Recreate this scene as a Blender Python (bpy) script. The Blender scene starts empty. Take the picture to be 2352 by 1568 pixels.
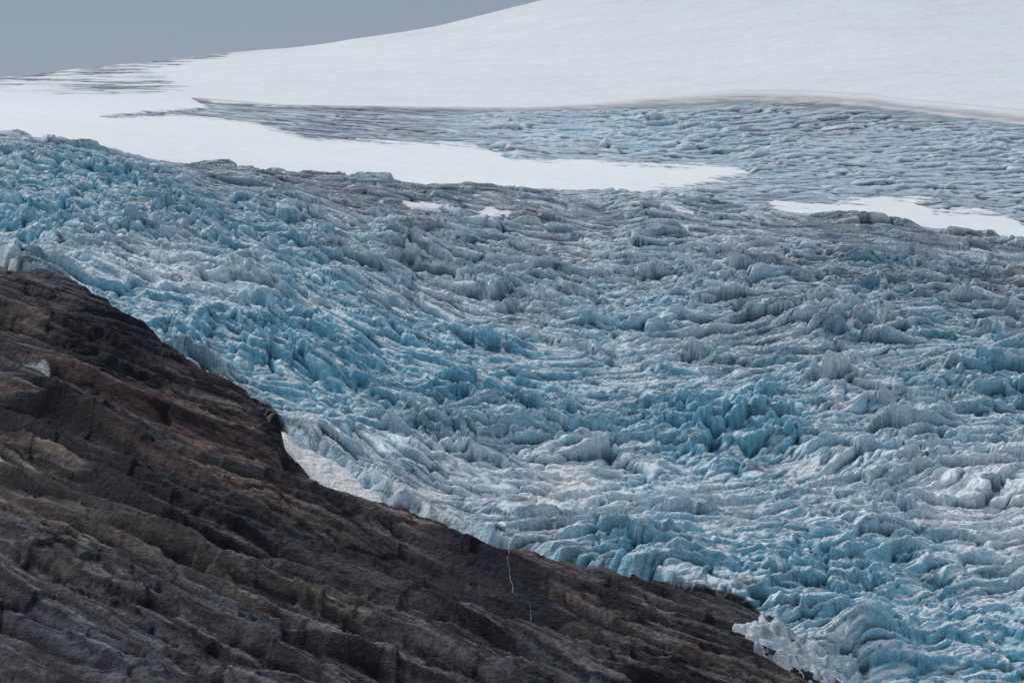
import bpy, math, numpy as np
from mathutils import Vector
RES=1.0
W,H=2352.0,1568.0
PITCH=math.radians(6.0); HT=0.125
cp,sp=math.cos(PITCH),math.sin(PITCH)
def ray(px,py):
    u=(px-W/2)/(W/2)*HT; v=(H/2-py)/(W/2)*HT
    dy=cp-sp*v; dz=sp+cp*v
    return u/dy, dz/dy
def P(px,py,D):
    a,b=ray(px,py); return (a*D,D,b*D)
# ---------------- noise ----------------
rng=np.random.RandomState(7)
PERM=rng.permutation(256).astype(np.int32); PERM=np.concatenate([PERM,PERM,PERM])
ANG=rng.rand(256)*2*np.pi
GX=np.cos(ANG).astype(np.float32); GY=np.sin(ANG).astype(np.float32)
R1=rng.rand(256).astype(np.float32);R2=rng.rand(256).astype(np.float32);R3=rng.rand(256).astype(np.float32);R4=rng.rand(256).astype(np.float32)
def hsh(i,j,s): return PERM[PERM[(i+s*17)&255]+(j&255)]
def perlin(x,y,s=0):
    x,y=np.broadcast_arrays(x,y)
    xi=np.floor(x);yi=np.floor(y);fx=(x-xi).astype(np.float32);fy=(y-yi).astype(np.float32)
    xi=xi.astype(np.int32);yi=yi.astype(np.int32)
    u=fx*fx*fx*(fx*(fx*6-15)+10);v=fy*fy*fy*(fy*(fy*6-15)+10)
    def g(i,j,dx,dy):
        h=hsh(i,j,s); return GX[h]*dx+GY[h]*dy
    a=g(xi,yi,fx,fy);b=g(xi+1,yi,fx-1,fy);c=g(xi,yi+1,fx,fy-1);d=g(xi+1,yi+1,fx-1,fy-1)
    return 1.5*((a*(1-u)+b*u)*(1-v)+(c*(1-u)+d*u)*v)
def fbm(x,y,o=4,s=0,g=.5):
    t=0;a=1;n=0
    for k in range(o):
        t=t+a*perlin(x*2**k+k*7.3,y*2**k-k*3.1,s+k);n+=a;a*=g
    return t/n
def ridged(x,y,o=3,s=0,g=.5):
    t=0;a=1;n=0
    for k in range(o):
        r=1-np.abs(perlin(x*2.1**k+k*5.3,y*2.1**k+k*9.1,s+k))*1.6
        t=t+a*r;n+=a;a*=g
    return t/n
def worley(x,y,s=0):
    xi=np.floor(x).astype(np.int32);yi=np.floor(y).astype(np.int32)
    f1=np.full(x.shape,9.,np.float32);f2=f1.copy();idn=np.zeros(x.shape,np.int32);DX=np.zeros(x.shape,np.float32);DY=DX.copy()
    for i in(-1,0,1):
        for j in(-1,0,1):
            h=hsh(xi+i,yi+j,s)
            dx=(x-(xi+i)-R1[h]).astype(np.float32);dy=(y-(yi+j)-R2[h]).astype(np.float32)
            d=np.sqrt(dx*dx+dy*dy);m=d<f1
            f2=np.where(m,f1,np.minimum(f2,d));f1=np.where(m,d,f1)
            idn=np.where(m,h,idn);DX=np.where(m,dx,DX);DY=np.where(m,dy,DY)
    return f1,f2,idn,DX,DY
def sst(a,b,x):
    t=np.clip((x-a)/(b-a),0,1);return t*t*(3-2*t)
def blur(a,rx,ry):
    def b1(a,r,ax):
        r=max(1,int(r));p=[(0,0),(0,0)];p[ax]=(r+1,r)
        c=np.cumsum(np.pad(a,p,mode='edge').astype(np.float64),axis=ax)
        n=a.shape[ax]
        if ax==0:return (c[2*r+1:2*r+1+n]-c[:n])/(2*r+1)
        return (c[:,2*r+1:2*r+1+n]-c[:,:n])/(2*r+1)
    return b1(b1(a,rx,1),ry,0).astype(np.float32)
def soft(a):
    p=np.pad(a,1,mode='edge');a=(p[:-2]+2*p[1:-1]+p[2:])/4
    return (a[:,:-2]+2*a[:,1:-1]+a[:,2:])/4
class TPS:
    def __init__(s,pts,lam=1e-3):
        p=np.array(pts,float);s.c=p[:,:2]/1000.;n=len(p)
        d=np.linalg.norm(s.c[:,None]-s.c[None],axis=2)
        K=np.where(d>0,d*d*np.log(d+1e-12),0)+lam*np.eye(n)
        Pm=np.hstack([np.ones((n,1)),s.c]);A=np.zeros((n+3,n+3));A[:n,:n]=K;A[:n,n:]=Pm;A[n:,:n]=Pm.T
        s.w=np.linalg.solve(A,np.concatenate([p[:,2],[0,0,0]]))
    def __call__(s,x,y):
        x=np.asarray(x,float)/1000;y=np.asarray(y,float)/1000
        r=s.w[-3]+s.w[-2]*x+s.w[-1]*y
        for (a,b),w in zip(s.c,s.w):
            d2=(x-a)**2+(y-b)**2+1e-12
            r=r+w*.5*d2*np.log(d2)
        return r
def hit(fn,px,py,y0,y1):
    a,b=ray(px,py);ys=np.linspace(y0,y1,1500);f=fn(a*ys,ys)-b*ys
    k=np.where((f[1:]>=0)&(f[:-1]<0))[0]
    i=k[0]+1 if len(k) else int(np.argmax(f))
    return a*ys[i],ys[i]
def blob(fn,px,py,rx,ry,X,Y,y0,y1,ms=25):
    cx,cy=hit(fn,px,py,y0,y1)
    _,ya=hit(fn,px,py+ry*.5,y0,y1);_,yb=hit(fn,px,py-ry*.5,y0,y1)
    sy=max(abs(yb-ya),ms);sx=rx/1176*HT*cy
    return np.exp(-(((X-cx)/sx)**2+((Y-cy)/sy)**2))
def sdpoly(pts,X,Y,yf):
    p=[(a,b/yf) for a,b in pts]
    Yn=Y/yf;d=np.full(X.shape,1e9);ins=np.zeros(X.shape,bool)
    for k in range(len(p)):
        (ax,ay),(bx,by)=p[k],p[(k+1)%len(p)]
        ex,ey=bx-ax,by-ay;t=np.clip(((X-ax)*ex+(Yn-ay)*ey)/(ex*ex+ey*ey+1e-9),0,1)
        d=np.minimum(d,(X-ax-t*ex)**2+(Yn-ay-t*ey)**2)
        if abs(ey)>1e-9:
            ins^=((ay>Yn)!=(by>Yn))&(X<ex*(Yn-ay)/ey+ax)
    d=np.sqrt(d);return np.where(ins,d,-d)
def mk(name,X,Y,Z,col,mat,keep=None,smooth=True):
    ny,nx=X.shape
    co=np.stack([X,Y,Z],-1).reshape(-1,3).astype(np.float32)
    i=np.arange(ny*nx,dtype=np.int32).reshape(ny,nx)
    q=np.stack([i[:-1,:-1],i[:-1,1:],i[1:,1:],i[1:,:-1]],-1)
    q=q[keep[:-1,:-1]] if keep is not None else q.reshape(-1,4)
    c=np.ones((ny*nx,4),np.float32);c[:,:3]=np.clip(col.reshape(-1,3),0,1)
    used=np.zeros(ny*nx,bool);used[q.ravel()]=True
    rm=np.cumsum(used)-1;q=rm[q].astype(np.int32);co=co[used];c=c[used]
    me=bpy.data.meshes.new(name);me.vertices.add(len(co));me.vertices.foreach_set('co',co.ravel())
    nf=len(q);me.loops.add(nf*4);me.loops.foreach_set('vertex_index',q.ravel())
    me.polygons.add(nf);me.polygons.foreach_set('loop_start',np.arange(0,nf*4,4,dtype=np.int32))
    me.update(calc_edges=True);me.polygons.foreach_set('use_smooth',np.full(nf,smooth))
    at=me.color_attributes.new('Col','FLOAT_COLOR','POINT');at.data.foreach_set('color',c.ravel())
    me.materials.append(mat);ob=bpy.data.objects.new(name,me);bpy.context.collection.objects.link(ob)
    print(name,len(co));return ob
def mix(a,b,t):
    return a*(1-t[...,None])+np.array(b,np.float32)*t[...,None]
# ---------------- materials ----------------
def mat_surface(name,scales,varamt,bumps,rough,spec=.3,stretch=(1,1,1)):
    m=bpy.data.materials.new(name);m.use_nodes=True;n=m.node_tree.nodes;l=m.node_tree.links
    b=n['Principled BSDF'];b.inputs['Roughness'].default_value=rough;b.inputs['Specular IOR Level'].default_value=spec
    at=n.new('ShaderNodeAttribute');at.attribute_name='Col'
    tc=n.new('ShaderNodeTexCoord');cur=at.outputs['Color']
    mp=n.new('ShaderNodeMapping');mp.inputs['Scale'].default_value=stretch;l.new(tc.outputs['Object'],mp.inputs['Vector'])
    for sc,am in zip(scales,varamt):
        no=n.new('ShaderNodeTexNoise');no.inputs['Scale'].default_value=sc;no.inputs['Detail'].default_value=5;no.inputs['Roughness'].default_value=.65
        l.new(mp.outputs['Vector'],no.inputs['Vector'])
        mr=n.new('ShaderNodeMapRange');mr.inputs[1].default_value=.3;mr.inputs[2].default_value=.7;mr.inputs[3].default_value=1-am;mr.inputs[4].default_value=1+am
        l.new(no.outputs['Fac'],mr.inputs[0])
        vm=n.new('ShaderNodeVectorMath');vm.operation='SCALE';l.new(cur,vm.inputs[0]);l.new(mr.outputs[0],vm.inputs['Scale']);cur=vm.outputs[0]
    l.new(cur,b.inputs['Base Color'])
    prev=None
    for sc,dist in bumps:
        no=n.new('ShaderNodeTexNoise');no.inputs['Scale'].default_value=sc;no.inputs['Detail'].default_value=4;no.inputs['Roughness'].default_value=.7
        l.new(mp.outputs['Vector'],no.inputs['Vector'])
        bp=n.new('ShaderNodeBump');bp.inputs['Distance'].default_value=dist;bp.inputs['Strength'].default_value=1
        l.new(no.outputs['Fac'],bp.inputs['Height'])
        if prev:l.new(prev,bp.inputs['Normal'])
        prev=bp.outputs[0]
    if prev:l.new(prev,b.inputs['Normal'])
    return m
M_ice=mat_surface('glacier_ice',[.08,.4],[.10,.25],[(.2,2.0),(.6,1.0)],.5,.3,(.8,1,1.3))
M_snow=mat_surface('snow',[.01,.15],[.025,.05],[(.07,.9)],.8,.1,(.5,.7,1))
M_rock=mat_surface('rock',[.05,.35],[.2,.5],[(.25,2.4),(.7,1.6)],.85,.15,(.6,.8,1.6))
# ---------------- surfaces fitted to image pixels at assumed depths ----------------
cpts=[(-420,3140),(-372,3000),(-262,2875),(-154,2750),(-75,2670),(0,2600),(70,2550),(139,2500),(201,2450),(260,2330),(330,2150),(500,1900)]
def yc(x): return np.interp(x,[p[0] for p in cpts],[p[1] for p in cpts])
Rk=[P(-300,560,3040),P(0,612,2920),P(200,640,2870),P(330,722,2820),P(450,800,2790),P(600,915,2710),P(650,985,2680),P(700,1080,2640),P(850,1150,2590),P(1180,1255,2530),P(1450,1330,2480),P(1700,1390,2440),P(1780,1415,2420),P(1840,1500,2390),P(1950,1568,2380),P(2150,1700,2280),
 P(0,900,2480),P(0,1200,2200),P(0,1568,1950),P(-300,1568,1930),P(-300,1000,2420),P(400,1050,2420),P(400,1300,2180),P(500,1568,2000),P(900,1300,2320),P(900,1568,2080),P(1300,1450,2280),P(1400,1568,2180),P(1700,1568,2290),P(600,1900,1750),P(1400,1800,2000),P(2000,1900,2100),P(-100,1900,1700)]
tR=TPS(Rk,1e-5)
def yr(x): return yc(x)-75
# ---------------- glacier ----------------
G=[P(-300,600,3130),P(-300,300,3700),P(0,610,3000),P(0,450,3330),P(0,305,3700),P(200,720,2920),P(300,520,3260),P(300,365,3720),P(400,850,2850),P(650,960,2750),P(620,640,3150),P(600,480,3450),
 P(700,402,3800),P(1100,425,3870),P(1400,445,3900),P(1750,470,3930),P(2352,560,3900),P(2700,600,3850),P(1180,1250,2600),P(1180,1150,2760),P(1176,784,3230),P(1100,1020,2880),P(900,1120,2680),P(1176,600,3520),
 P(1700,1420,2500),P(1650,1200,2650),P(1650,1140,2780),P(1700,960,2960),P(1700,700,3350),P(1950,1568,2450),P(2352,1568,2490),P(2352,1300,2660),P(2100,1230,2690),P(2352,1000,2960),P(2352,750,3350),P(2700,1400,2560),P(2352,1900,2250),P(2700,1000,2950),P(1700,1800,2300)]
tG=TPS(G)
gcr=[(-300,3700),(0,3700),(300,3720),(700,3800),(1400,3900),(1750,3930),(2352,3900),(2700,3850)]
gx=[ray(a,450)[0]*b for a,b in gcr];gy=[b for a,b in gcr]
def ycr(x): return np.interp(x,gx,gy)
x=np.arange(-520,620,.85/RES);y=np.arange(2180,4060,1.35/RES)
X,Y=np.meshgrid(x,y);Zm=tG(X,Y)
B=lambda *a,**k:blob(tG,*a,X,Y,2200,4000,**k)
blue=np.clip(B(870,800,260,110)+.9*B(1150,840,220,80)+1.1*B(1650,960,260,150)+B(720,900,130,110)+.9*B(450,760,200,90)+.9*B(250,680,150,60)+1*B(1950,1320,330,150)+1.2*B(2280,1500,160,110)+.7*B(1450,1270,260,80)+.8*B(180,410,230,100)+.6*B(600,540,260,100)+.6*B(2250,850,200,160)+.5*B(1500,700,200,60)+.5*B(30,540,100,80),0,1.2)
dark=np.clip(B(750,425,300,40)+.9*B(2150,540,350,70)+.8*B(1150,470,400,50)+.9*B(1020,1010,170,100)+.6*B(900,900,170,60)+.7*B(1720,1090,120,70)+.7*B(2050,640,300,120)+.5*B(1800,780,160,60)+.5*B(450,430,200,60)+.6*B(1300,900,150,40)+.5*B(2300,650,100,60)+.2*B(1200,600,500,90),0,1)
light=np.clip(B(700,690,320,70)+B(1250,1130,450,60)+.9*B(2150,1130,320,140)+.5*B(300,600,200,60)+.5*B(900,1000,200,60)+.6*B(1500,1180,300,50)+.5*B(2100,1450,150,150)+.4*B(1400,780,300,80),0,1)
vert=np.clip(.9*B(170,420,240,100)+.6*B(560,530,200,80)+.75*B(1650,960,200,130)+.5*B(400,760,200,80)+.5*B(1900,1300,260,90)+.6*B(720,890,130,90),0,.85)
nearcr=sst(350,60,ycr(X)-Y)
jag=1-.5*np.clip(nearcr*(1-vert)+.2*light+.3*B(1000,450,600,60),0,1)
flow=(.60*np.sqrt((X-60)**2+160**2))*(1-sst(3150,3700,Y))*(1-.35*sst(250,450,X))+.12*X
w1=fbm(X/110,Y/110,3,11);w2=fbm(X/130,Y/130,2,31);w3=fbm(X/38,Y/38,2,35);w4=fbm(X/40,Y/40,2,37)
Xw=X+24*w1+6*w3;Q=Y-flow+40*w2+5*w4
f1a,f2a,ida,dxa,dya=worley((Xw+.2*Q)/56,(Q)/31,3)
f1b,f2b,idb,dxb,dyb=worley(Xw/25+.5*w3,Q/13+.5*w4,5)
f1c,f2c,idc,dxc,dyc=worley(Xw/16+1.2*w2,Y/38,8)
f1d,f2d,idd,dxd,dyd=worley((X+15*w2)/28+1.2*w3,(Y+15*w1)/24+w4,9)
f1e,f2e,ide,dxe,dye=worley(Xw/9+w3,Q/5.5+w4,14)
def cells(idn,dx,dy,tx,ty): return .75*R3[idn]+(R4[idn]-.5)*tx*dx+((R1[(idn*7)&255]-.2)*ty+.35)*(-dy)
ca=cells(ida,dxa,dya,2.0,1.7);cb=cells(idb,dxb,dyb,1.8,1.6);cc=cells(idc,dxc,dyc,2.2,.6);cd_=cells(idd,dxd,dyd,2.2,1.8);ce=cells(ide,dxe,dye,2,1.5)
cra=1-sst(0,.10,f2a-f1a);crb=1-sst(0,.13,f2b-f1b);crc=1-sst(0,.2,f2c-f1c);crd=1-sst(0,.12,f2d-f1d)
A1=np.clip(ridged(Xw/125,Q/31,3,41,.45),0,1)**2
A3=np.clip(ridged(Xw/58,Q/12.5,3,45,.5),0,1)**2
def crev(a,b,s): return 1-np.abs(perlin(a,b,s)+.18*perlin(a*2.7,b*2.7,s+1))*1.6
C1=sst(.85,1,crev(Xw/90,Q/22,46));C2=sst(.81,1,crev(Xw/42+.3*w3,Q/10,48));C3=sst(.78,1,crev((Xw+.8*Q)/18,(Q-.6*Xw)/30,52))
cm=sst(-.3,.15,fbm(X/90,Y/110,2,54))
fine=ridged(X/12+2*w1,Q/5+2*w2,3,71,.55)
chaos=.5*sst(0,.25,fbm(X/120,Y/160,3,95)+.4*blue-.25*nearcr-.1)*(1-vert)
mod=.65+.85*sst(-.3,.35,fbm(X/110,Y/150,2,91))
amp=jag*mod
h=amp*((1-vert-chaos*.9)*(6.0*A1+7.2*ca-3.0*cra)+chaos*(8.2*cd_-3.0*crd+3*A1)+vert*(9.5*cc-3.5*crc+3*A1)+(2.8+.7*blue)*cb-1.1*crb+3.6*A3-(1-.7*vert)*(5.4*C1*cm+2.8*C2*(1.2-.7*cm))-1.0*C3*(vert+.1)+.6*ce)
h=(.8*soft(h)+.2*h)*(.55+.45*sst(0,60,Y-yc(X)))+jag*1.2*fine+.45*ridged(X/6,Q/2.8,2,77)
big=fbm(X/170,Y/230,3,81)
h+=8*big
hs=h-8*big
Z=Zm+h-6
dmar=Y-yc(X)+10*fbm(X/25,Y/25,3,15)
Z-=1.3*np.maximum(0,20-dmar)
Z-=.55*np.maximum(0,Y-ycr(X)-30)
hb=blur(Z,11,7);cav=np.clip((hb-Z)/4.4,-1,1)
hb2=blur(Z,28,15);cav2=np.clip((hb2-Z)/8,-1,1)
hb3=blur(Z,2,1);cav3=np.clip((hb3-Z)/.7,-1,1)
gy_,gx_=np.gradient(Z,y,x);steep=sst(.4,1.5,np.hypot(gx_,gy_))
col=np.zeros(X.shape+(3,),np.float32)+np.array([.53,.63,.70],np.float32)
dn=fbm(X/55,Y/80,4,101);dn2=fbm((X+.4*Q)/30,Q/12,4,111,.65);dn3=fbm(Xw/12,Q/3.2,3,115,.6);dn4=fbm(Xw/85,Q/10,4,117,.65)
dirt=np.clip(.24+1.2*dn+.9*dn2+2.0*dn4+.75*dark-.5*light-.2*blue-.2*steep,0,1)
col=mix(col,[.14,.165,.20],dirt*.88)
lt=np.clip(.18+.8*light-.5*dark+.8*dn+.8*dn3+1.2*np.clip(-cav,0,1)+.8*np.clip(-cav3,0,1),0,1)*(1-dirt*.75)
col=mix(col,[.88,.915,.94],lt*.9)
bl=np.clip(.32+.85*blue+.6*fbm(X/60,Y/90,3,121),0,1)*np.clip(steep*.9+.9*np.clip(cav,0,1)+.3*np.clip(cav2,0,1)-.15,0,1)+.11*blue
col=mix(col,[.155,.50,.68],np.clip(bl,0,.9))
cl=np.clip((1-.7*vert)*(C1*cm+.85*C2*(1.1-.6*cm))+C3*(.6*vert+.1),0,1)*(1-.3*light)
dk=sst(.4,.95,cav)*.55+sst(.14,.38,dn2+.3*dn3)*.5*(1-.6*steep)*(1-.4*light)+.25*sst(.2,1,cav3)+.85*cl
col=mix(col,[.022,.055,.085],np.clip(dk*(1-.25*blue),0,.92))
sp_=np.zeros_like(X);spc=np.zeros_like(X)
for a in[(975,470,44,6),(1132,482,34,6),(1555,477,36,4)]: spc=np.maximum(spc,B(*a,ms=10))
for a in[(970,670,8,22),(720,700,40,10),(1300,1105,70,16),(1000,1127,50,9)]: sp_=np.maximum(sp_,.85*B(*a))
nn=fbm(X/14,Y/22,4,131);sp_=sst(.35,.65,sp_+.45*nn);spc=sst(.25,.4,spc+.7*nn)
col=mix(col,[.76,.74,.73],sp_*.7);col=mix(col,[.88,.88,.88],spc)
sp_=np.maximum(sp_*.6,spc*.85)
Z=Z*(1-sp_)+(hb+.8)*sp_
HG=lambda pts:[hit(tG,u,v,2300,4000) for u,v in pts]
sdm=sdpoly(HG([(600,985),(640,972),(700,1010),(790,1060),(880,1125),(900,1170),(790,1150),(700,1105),(630,1050)]),X,Y,3.)+5*fbm(X/14,Y/22,3,151)
m2=sst(-3,3,sdm);bk=worley(X/3.5,Y/5,66)
Z=Z*(1-m2)+(Zm-3+1.2*R3[bk[2]]+3*fbm(X/22,Y/40,3,153))*m2
col=mix(col,[.84,.82,.80],m2*.92);col=mix(col,[.42,.41,.41],m2*sst(.05,.4,fbm(X/9,Y/20,4,155)-.15*(R4[bk[2]]-.5))*.6)
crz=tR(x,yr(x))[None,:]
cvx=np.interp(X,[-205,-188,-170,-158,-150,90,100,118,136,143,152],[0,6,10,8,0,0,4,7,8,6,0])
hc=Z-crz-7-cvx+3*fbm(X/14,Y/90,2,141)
col=mix(col,[.008,.01,.014],sst(1.5,-1.5,hc)*(cvx>0)*sst(60,40,dmar)*(1-m2))  # shade of the melt gaps above the rock lip, painted near-black on the ice
Ys=Y-.6*hs*jag*(1-sst(30,0,dmar))*(1-m2)
keep=(Y>yc(X)-130)&(Y<ycr(X)+130)
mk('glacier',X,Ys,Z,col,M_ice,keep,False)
# ---------------- upper snowfield ----------------
U=[P(-400,330,3800),P(-400,205,5050),P(0,330,3800),P(0,250,4400),P(0,178,5200),P(300,395,3820),P(300,260,4500),P(300,145,5350),P(520,122,5500),P(700,430,3900),P(700,322,4350),P(700,245,4850),P(800,92,5650),P(1000,60,5700),
 P(1176,20,5750),P(1250,0,5780),P(1400,465,4000),P(1176,350,4450),P(1176,254,4950),P(1700,400,4350),P(1700,230,5100),P(1750,495,4030),P(2352,580,4000),P(2352,430,4400),P(2352,282,4950),P(1700,50,5600),P(2352,50,5600),P(2000,150,5300),P(1500,-62,5850),P(1900,-160,6000),P(2352,-220,6100),P(2900,-230,6100),P(2900,600,4000),P(2900,330,4900),P(900,150,5350)]
tU=TPS(U)
HU=lambda pts:[hit(tU,u,v,3750,6100) for u,v in pts]
scr=[(-400,5050),(0,5200),(300,5350),(520,5500),(800,5650),(1000,5700),(1250,5780),(1500,5850),(1900,6000),(2352,6100),(2900,6100)]
sx_=[ray(a,100)[0]*b for a,b in scr]
def ysk(x): return np.interp(x,sx_,[b for a,b in scr])
x=np.arange(-900,1100,1.45/RES);y=np.arange(3720,6350,2.3/RES)
X,Y=np.meshgrid(x,y);Zm=tU(X,Y)
poly=[(440,225),(520,236),(640,243),(900,247),(1176,253),(1350,249),(1500,239),(1700,229),(1850,233),(2000,244),(2150,263),(2352,283),(2800,330),(2800,590),(2352,520),(2310,497),(2250,488),(2150,486),(2115,468),(2140,456),(2050,449),(1950,460),(1880,466),(1780,461),(1760,495),(1480,470),(1520,437),(1650,412),(1712,394),(1690,385),(1600,382),(1420,378),(1350,365),(1180,368),(1130,345),(1050,331),(850,326),(700,321),(640,300),(590,284),(520,276),(420,266),(230,270),(350,255),(480,246)]
sd=sdpoly(HU(poly),X,Y,6.)
nj=fbm(X/90,Y/24,4,201,.65)*17+fbm(X/18,Y/10,3,211)*6
ice=sst(-.8,1.2,sd+nj*np.clip(1-(Y-4700)/200,.12,1))
poly2=[(-300,195),(0,178),(300,146),(520,124),(520,131),(330,158),(420,203),(330,214),(150,216),(0,208),(-300,215)]
sd2=sdpoly(HU(poly2),X,Y,6.)
ice2=sst(-2,3,sd2+nj*.8+2)*sst(-.05,.2,fbm(X/110,Y/22,4,221,.6)+.06)
ice_all=np.maximum(ice,ice2)
BU=lambda *a:blob(tU,*a,X,Y,3750,6100)
bluu=np.clip(1.1*BU(1350,290,260,45)+.9*BU(2280,340,180,60)+.7*BU(1200,350,100,20)+.7*BU(1650,320,200,60)+.5*BU(1950,380,200,60)+.6*BU(1600,430,100,15),0,1)
w1=fbm(X/130,Y/130,3,231);w2=fbm(X/60,Y/60,3,233)
rt=sst(50,350,X);lf=sst(0,-150,X)
S=Y+.10*X-(.55*rt)*(X-50)+22*w1+4*w2
L1=np.clip(ridged(X/150+w1,S/30,3,241,.55),0,1)**2
L0=np.clip(ridged(X/220+w1,S/20,3,246,.6),0,1)**2
f1,f2,idn,dx,dy=worley(X/42+1.0*w1,S/22+.5*w2,9)
f1b,f2b,idb,dxb,dyb=worley(X/19+1.0*w1,S/12+.4*w2,12)
crk=1-sst(0,.16,f2-f1)
ca=R3[idn]+(R4[idn]-.5)*dx*1.6-.8*dy;cb=R3[idb]+(R4[idb]-.5)*dxb*1.5-.7*dyb
fade=sst(0,14,sd)
K1=sst(.84,1,1-np.abs(perlin(X/170+w1,S/32,247)+.12*perlin(X/40,S/12,248))*1.6);K2=sst(.82,1,1-np.abs(perlin(X/100+w1,S/17,257))*1.6)
vv=.65+.8*sst(-.3,.3,fbm(X/90,Y/110,2,247))
hh=vv*(2.8*L1*(1-lf)+3.0*L0*(.4+.6*lf)+((1.2+2.3*bluu)*ca+(.8+1.3*bluu)*cb-(1.0*crk)*(.4+.6*rt))*(1-.8*lf)-2.4*K1-1.2*K2)
hh=.4*hh+.6*soft(hh)+.6*ridged(X/16,S/9,2,261)
hh=hh*(.15+.85*np.maximum(fade,.5*(sd<-5)))
Z=Zm+ice_all*(hh-2.5)+1.5*fbm(X/200,Y/200,3,271)+.3*fbm(X/18,Y/18,3,273)
Z-=.5*np.maximum(0,Y-ysk(X)); Z-=.5*np.maximum(0,ycr(X)+10-Y)
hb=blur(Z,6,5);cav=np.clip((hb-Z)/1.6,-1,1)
snow=np.zeros(X.shape+(3,),np.float32)+np.array([.75,.78,.805],np.float32)
st=fbm((X+Y*.5)/120,(Y-.3*X)/35,4,281)
snow=mix(snow,[.62,.58,.56],np.clip(.05+.9*st,0,1)*.5*sst(4600,5100,Y))
snow=mix(snow,[.64,.665,.70],np.clip(.0+1.3*fbm(X/7+Y/30,Y/12,4,283,.7),0,1)*.45*sst(4500,5000,Y))
snow=mix(snow,[.81,.825,.835],sst(4900,4300,Y)*.8)
ic=np.zeros(X.shape+(3,),np.float32)+np.array([.42,.505,.58],np.float32)
d1=fbm(X/80,S/50,4,291,.6)
ic=mix(ic,[.19,.215,.255],np.clip(.18+1.3*d1+.6*(1-bluu)*sst(4750,4950,Y)-.5*bluu+.35*lf,0,1)*.85)
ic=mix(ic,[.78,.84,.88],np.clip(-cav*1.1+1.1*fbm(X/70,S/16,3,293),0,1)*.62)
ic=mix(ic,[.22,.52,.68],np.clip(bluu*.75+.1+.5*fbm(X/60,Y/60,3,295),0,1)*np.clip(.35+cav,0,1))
lines=sst(.60,.85,ridged(X/200+w1,S/15,3,249,.6))*(.2+.4*lf)+.85*K1+.6*K2
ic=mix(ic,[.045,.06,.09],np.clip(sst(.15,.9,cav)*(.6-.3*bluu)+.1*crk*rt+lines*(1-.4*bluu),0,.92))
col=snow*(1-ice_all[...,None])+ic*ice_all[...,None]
lp=HU([(440,226),(640,243),(900,247),(1176,252),(1350,248),(1500,238),(1700,228),(1850,231),(2000,241),(2150,259),(2352,278),(2800,325)])
yl=np.interp(X,[p[0] for p in lp],[p[1] for p in lp])
on=(X>lp[0][0])
wid=10+20*sst(-100,300,X)
ln=np.exp(-((Y-yl-wid*.4)/(wid))**2)*on
col=mix(col,[.30,.265,.265],np.clip(ln*(.75+.9*fbm(X/40,Y/6,4,297)),0,1)*.85)
l2=np.exp(-((Y-yl-55-.06*(X-250)+8*fbm(X/50,X*0,2,298))/5)**2)*sst(200,330,X)
col=mix(col,[.45,.41,.39],l2*.4)
sk=np.exp(-((ysk(X)-Y-5)/40)**2)*(1-sst(-480,-300,X))*sst(-.2,.2,fbm(X/40,Y/20,3,299)+.1)
col=mix(col,[.2,.23,.27],sk*.8)
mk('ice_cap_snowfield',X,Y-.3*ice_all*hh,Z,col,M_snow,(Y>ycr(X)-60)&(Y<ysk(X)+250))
# ---------------- rock hillside ----------------
x=np.arange(-480,330,.72/RES);y=np.arange(1640,3060,.95/RES)
X,Y=np.meshgrid(x,y);Zm=tR(X,Y)
HR=lambda pts:[hit(tR,u,v,1660,2950) for u,v in pts]
w1=fbm(X/260,Y/300,2,301);w2=fbm(X/50,Y/70,4,311)
q=Zm+.42*X+13*w1+1.3*w2
def terr(q,T,k=.25):
    f=q/T-np.floor(q/T);return T*(sst(.5-k,.5+k,f)-f)
def lvl(q,T,s): return q+T*.6*perlin(q/T*.37,X/400,s)
n1=.35+.65*sst(-.2,.3,fbm(X/200,q/40,2,321));n2=.25+.75*sst(-.2,.2,fbm(X/140,q/20,2,331));n3=sst(-.3,.2,fbm(X/70,q/10,2,341))
ncr=sst(160,40,yr(X)-Y)
h=(1.0*n1*terr(lvl(q,30,1),30,.2)+1.3*n2*terr(lvl(q,13,2),13,.16))*(1-.6*ncr)+1.7*n3*terr(q+.6*w2,5,.2)
f1,f2,idn,dx,dy=worley(X/36+.8*w2,q/4.6+.3*w2,22)
f1b,f2b,idb,dxb,dyb=worley(X/13+w2,q/2.1,23)
f1c,f2c,idc,dxc,dyc=worley((X+.2*Y)/16,(q-.1*X)/4.0,24)
f1e,f2e,ide,dxe,dye=worley(X/75+w2,q/11+.3*w2,25)
broken=sst(-.15,.15,fbm(X/90,Y/120,3,351))
h+=5.0*(.7*R3[ide]+(R4[ide]-.5)*dxe*1.4-.35)*(1-.5*ncr)+2.8*(R3[idn]+(R4[idn]-.5)*dx*1.8-.5)+(.9+.9*broken)*(R3[idb]+(R4[idb]-.5)*dxb*1.3-.5)+(.7+1.2*broken)*(.6*R3[idc]+(R4[idc]-.5)*dxc*1.8+(R1[idc]-.5)*dyc*1.5)
h=soft(h)
h+=.9*(ridged(X/6,Y/7,3,361,.6)-.5)+3.0*fbm(X/80,Y/120,3,381)
Z=Zm+h
Z-=10*sst(-152,-147,X)*(1-sst(-135,-70,X))*ncr
Z-=.9*np.maximum(0,Y-yr(X)-6*fbm(X/20,Y/20,3,391))
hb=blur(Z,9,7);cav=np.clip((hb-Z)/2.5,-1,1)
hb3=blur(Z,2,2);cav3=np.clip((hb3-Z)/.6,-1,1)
gy_,gx_=np.gradient(Z,y,x);steep=sst(.5,1.3,np.hypot(gx_,gy_))
BR=lambda *a:blob(tR,*a,X,Y,1660,3040)
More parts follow.
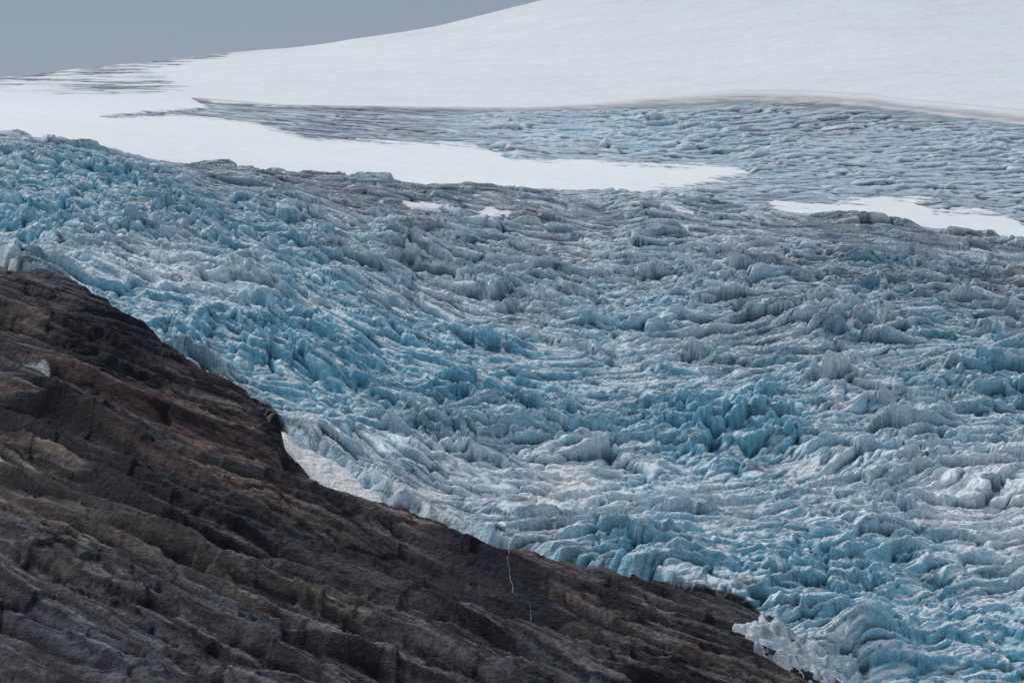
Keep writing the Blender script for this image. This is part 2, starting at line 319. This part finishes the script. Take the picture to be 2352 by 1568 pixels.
tan=np.clip(.9*BR(250,1180,330,110)+.8*BR(80,1040,150,50)+.5*BR(900,1290,250,60)+.5*BR(500,980,120,50)+.4*BR(1300,1430,250,40)+.5*BR(560,1330,250,50),0,1)
rust=np.clip(.9*BR(500,1040,300,60)+.7*BR(1000,1200,250,60)+.5*BR(150,880,250,50)+.6*BR(700,1450,400,60)+.4*BR(1500,1380,250,40),0,1)
blk_=np.clip(.9*BR(260,790,110,110)+.9*BR(60,960,110,30)+.8*BR(280,1110,80,60)+.9*BR(1150,1310,120,50)+.8*BR(1180,1400,140,35)+.6*BR(900,1280,200,30)+.9*BR(1400,1370,60,40)+.5*BR(480,1200,180,40)+.5*BR(640,1000,40,60),0,1)
grey=np.clip(BR(300,1480,600,150)+.6*BR(1100,1530,500,60)+.8*BR(150,650,250,35),0,1)
col=np.zeros(X.shape+(3,),np.float32)+np.array([.115,.103,.105],np.float32)
b1=fbm(q/15,X/400+Y/600,4,401);b2=fbm(q/6,X/190,4,411,.65);b3=fbm(q/2.2,X/60,3,421,.6);b4=fbm(q/8,X/300,4,431,.65)
col=mix(col,[.098,.106,.14],grey*.85)
col=mix(col,[.04,.046,.065],sst(-.05,.15,b1)*.8)
col=mix(col,[.19,.098,.082],sst(-.05,.1,b4)*(.28+.55*rust)*(1-.5*grey))
col=mix(col,[.42,.34,.23],np.clip(sst(-.05,.12,b2)*(.12+.85*tan)+.3*tan*b3,0,1)*.82*(1-steep*.4))
col=mix(col,[.33,.335,.37],sst(.02,.2,b3+.5*b2)*(.3+.35*grey)*(1-.5*steep))
col=col*(.65+.35*R4[idn]+.2*R1[idc])[...,None]
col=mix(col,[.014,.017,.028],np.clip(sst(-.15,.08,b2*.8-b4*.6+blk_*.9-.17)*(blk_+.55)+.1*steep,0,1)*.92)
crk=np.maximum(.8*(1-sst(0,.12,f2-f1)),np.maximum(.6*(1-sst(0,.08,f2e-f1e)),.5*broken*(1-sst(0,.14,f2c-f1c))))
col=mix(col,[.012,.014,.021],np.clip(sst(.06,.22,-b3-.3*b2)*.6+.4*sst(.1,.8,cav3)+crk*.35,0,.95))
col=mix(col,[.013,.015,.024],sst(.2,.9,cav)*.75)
ws=sst(.1,.3,fbm(X/3.5,Y/60,3,441))*np.clip(BR(1400,1370,110,50)+BR(1160,1340,110,70)+.5*BR(600,1110,120,30),0,1)
col=mix(col,[.012,.014,.02],ws*.85)
def patch(px,py,rx,ry):
    cx,cy=hit(tR,px,py,1660,2950)
    return np.exp(-((X-cx)/rx)**4-((Y-cy+.3*(X-cx))/ry)**2)
sn=np.maximum(patch(80,838,10.5,4),patch(8,1080,5,3))
sn=sst(.3,.45,sn+.6*w2);col=mix(col,[.70,.70,.73],sn)
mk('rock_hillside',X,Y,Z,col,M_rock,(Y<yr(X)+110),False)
# ice and snow rubble apron where the glacier sheds blocks onto the rock
pl=[(1690,1438),(1780,1428),(1815,1470),(1900,1505),(1985,1572),(1930,1572),(1850,1540),(1740,1492)]
sdp=sdpoly(HR(pl),X,Y,3.)
f1,f2,idn,dx,dy=worley(X/5+w2,Y/7+w2,61);fa,fb,idm,_,_=worley(X/2.4,Y/3.2,62)
m=sdp+5*fbm(X/10,Y/18,4,63)
Zd=Z+np.clip(m,-3,4)*.8-.5+(2.0*(R3[idn]+(R4[idn]-.5)*dx*2)-1.0*(f1>.5)+1.2*R3[idm])
cc_=np.zeros(X.shape+(3,))+np.array([.66,.71,.74]);cc_=mix(cc_,[.22,.45,.55],R4[idn]*.6);cc_=mix(cc_,[.15,.15,.16],sst(.0,.3,fbm(X/5,Y/7,3,65)+.25*(R4[idm]-.5))*.6)
mk('ice_rubble',X,Y-.5,soft(soft(Zd)),cc_,M_ice,(m>-2.5)&(Y<yr(X)+90),False)
# meltwater stream down the cliff
pp=HR([(1162,1268),(1168,1300),(1165,1325),(1180,1350),(1190,1362),(1212,1385),(1222,1405),(1218,1420),(1228,1438)])
t=np.linspace(0,len(pp)-1,260);cx=np.interp(t,range(len(pp)),[p[0] for p in pp]);cy=np.interp(t,range(len(pp)),[p[1] for p in pp])
r2=np.random.RandomState(3);vs=[];fs=[]
for k in range(260):
    wd=.04+.24*abs(math.sin(k*.7+r2.rand()))*(.4+.6*abs(math.sin(k*.05)));xx=cx[k]+.35*math.sin(k*.3)+.5*math.sin(k*.11)+.25*r2.rand()
    for sg in(-1,1):
        i=int(round((cy[k]-y[0])/(y[1]-y[0])));j=int(round((xx-x[0])/(x[1]-x[0])))
        vs.append((xx+sg*wd,cy[k]-.5,float(Z[i,j])+.25))
    if k:fs.append((2*k-2,2*k-1,2*k+1,2*k))
me=bpy.data.meshes.new('meltwater_stream');me.from_pydata(vs,[],fs)
mw=bpy.data.materials.new('white_water');mw.use_nodes=True;mw.node_tree.nodes['Principled BSDF'].inputs['Base Color'].default_value=(.2,.22,.26,1);me.materials.append(mw)
bpy.context.collection.objects.link(bpy.data.objects.new('meltwater_stream',me))
# ---------------- valley ground ----------------
xs=np.linspace(-9000,9000,60);ys=np.linspace(-6000,12000,60);X,Y=np.meshgrid(xs,ys)
Z=-60+8*fbm(X/900,Y/900,3,501);col=np.zeros(X.shape+(3,))+np.array([.09,.085,.08])
mk('valley_ground',X,Y,Z,col,M_rock)
# ---------------- world / light / camera ----------------
sc=bpy.context.scene
w=bpy.data.worlds.new('World');sc.world=w;w.use_nodes=True
n=w.node_tree.nodes;l=w.node_tree.links;bg=n['Background']
el=math.radians(45);az=math.radians(-55)
sky=n.new('ShaderNodeTexSky');sky.sky_type='NISHITA';sky.sun_disc=False;sky.sun_elevation=el;sky.sun_rotation=az
tc=n.new('ShaderNodeTexCoord');sx=n.new('ShaderNodeSeparateXYZ');l.new(tc.outputs['Generated'],sx.inputs[0])
rp=n.new('ShaderNodeValToRGB');l.new(sx.outputs['Z'],rp.inputs[0])
e=rp.color_ramp.elements;e[0].position=0.1;e[0].color=(.48,.56,.65,1);e[1].position=.75;e[1].color=(.80,.88,.98,1)
e2=rp.color_ramp.elements.new(.19);e2.color=(.39,.465,.57,1)
sc1=n.new('ShaderNodeVectorMath');sc1.operation='SCALE';sc1.inputs['Scale'].default_value=.008;l.new(sky.outputs[0],sc1.inputs[0])
ad=n.new('ShaderNodeVectorMath');ad.operation='ADD';l.new(rp.outputs[0],ad.inputs[0]);l.new(sc1.outputs[0],ad.inputs[1])
l.new(ad.outputs[0],bg.inputs['Color']);bg.inputs['Strength'].default_value=.68
sd_=bpy.data.lights.new('sun','SUN');sd_.energy=2.15;sd_.angle=math.radians(10);sd_.color=(1,.985,.955)
so=bpy.data.objects.new('sun',sd_);sc.collection.objects.link(so)
d=Vector((math.sin(az)*math.cos(el),math.cos(az)*math.cos(el),math.sin(el)))
so.rotation_euler=d.to_track_quat('Z','Y').to_euler()
cd=bpy.data.cameras.new('camera');co=bpy.data.objects.new('camera',cd);sc.collection.objects.link(co)
cd.sensor_width=36;cd.lens=18/HT;cd.clip_start=1;cd.clip_end=40000
co.rotation_euler=(math.pi/2+PITCH,0,0);sc.camera=co
sc.view_settings.view_transform='Standard';sc.view_settings.look='None';sc.view_settings.exposure=0
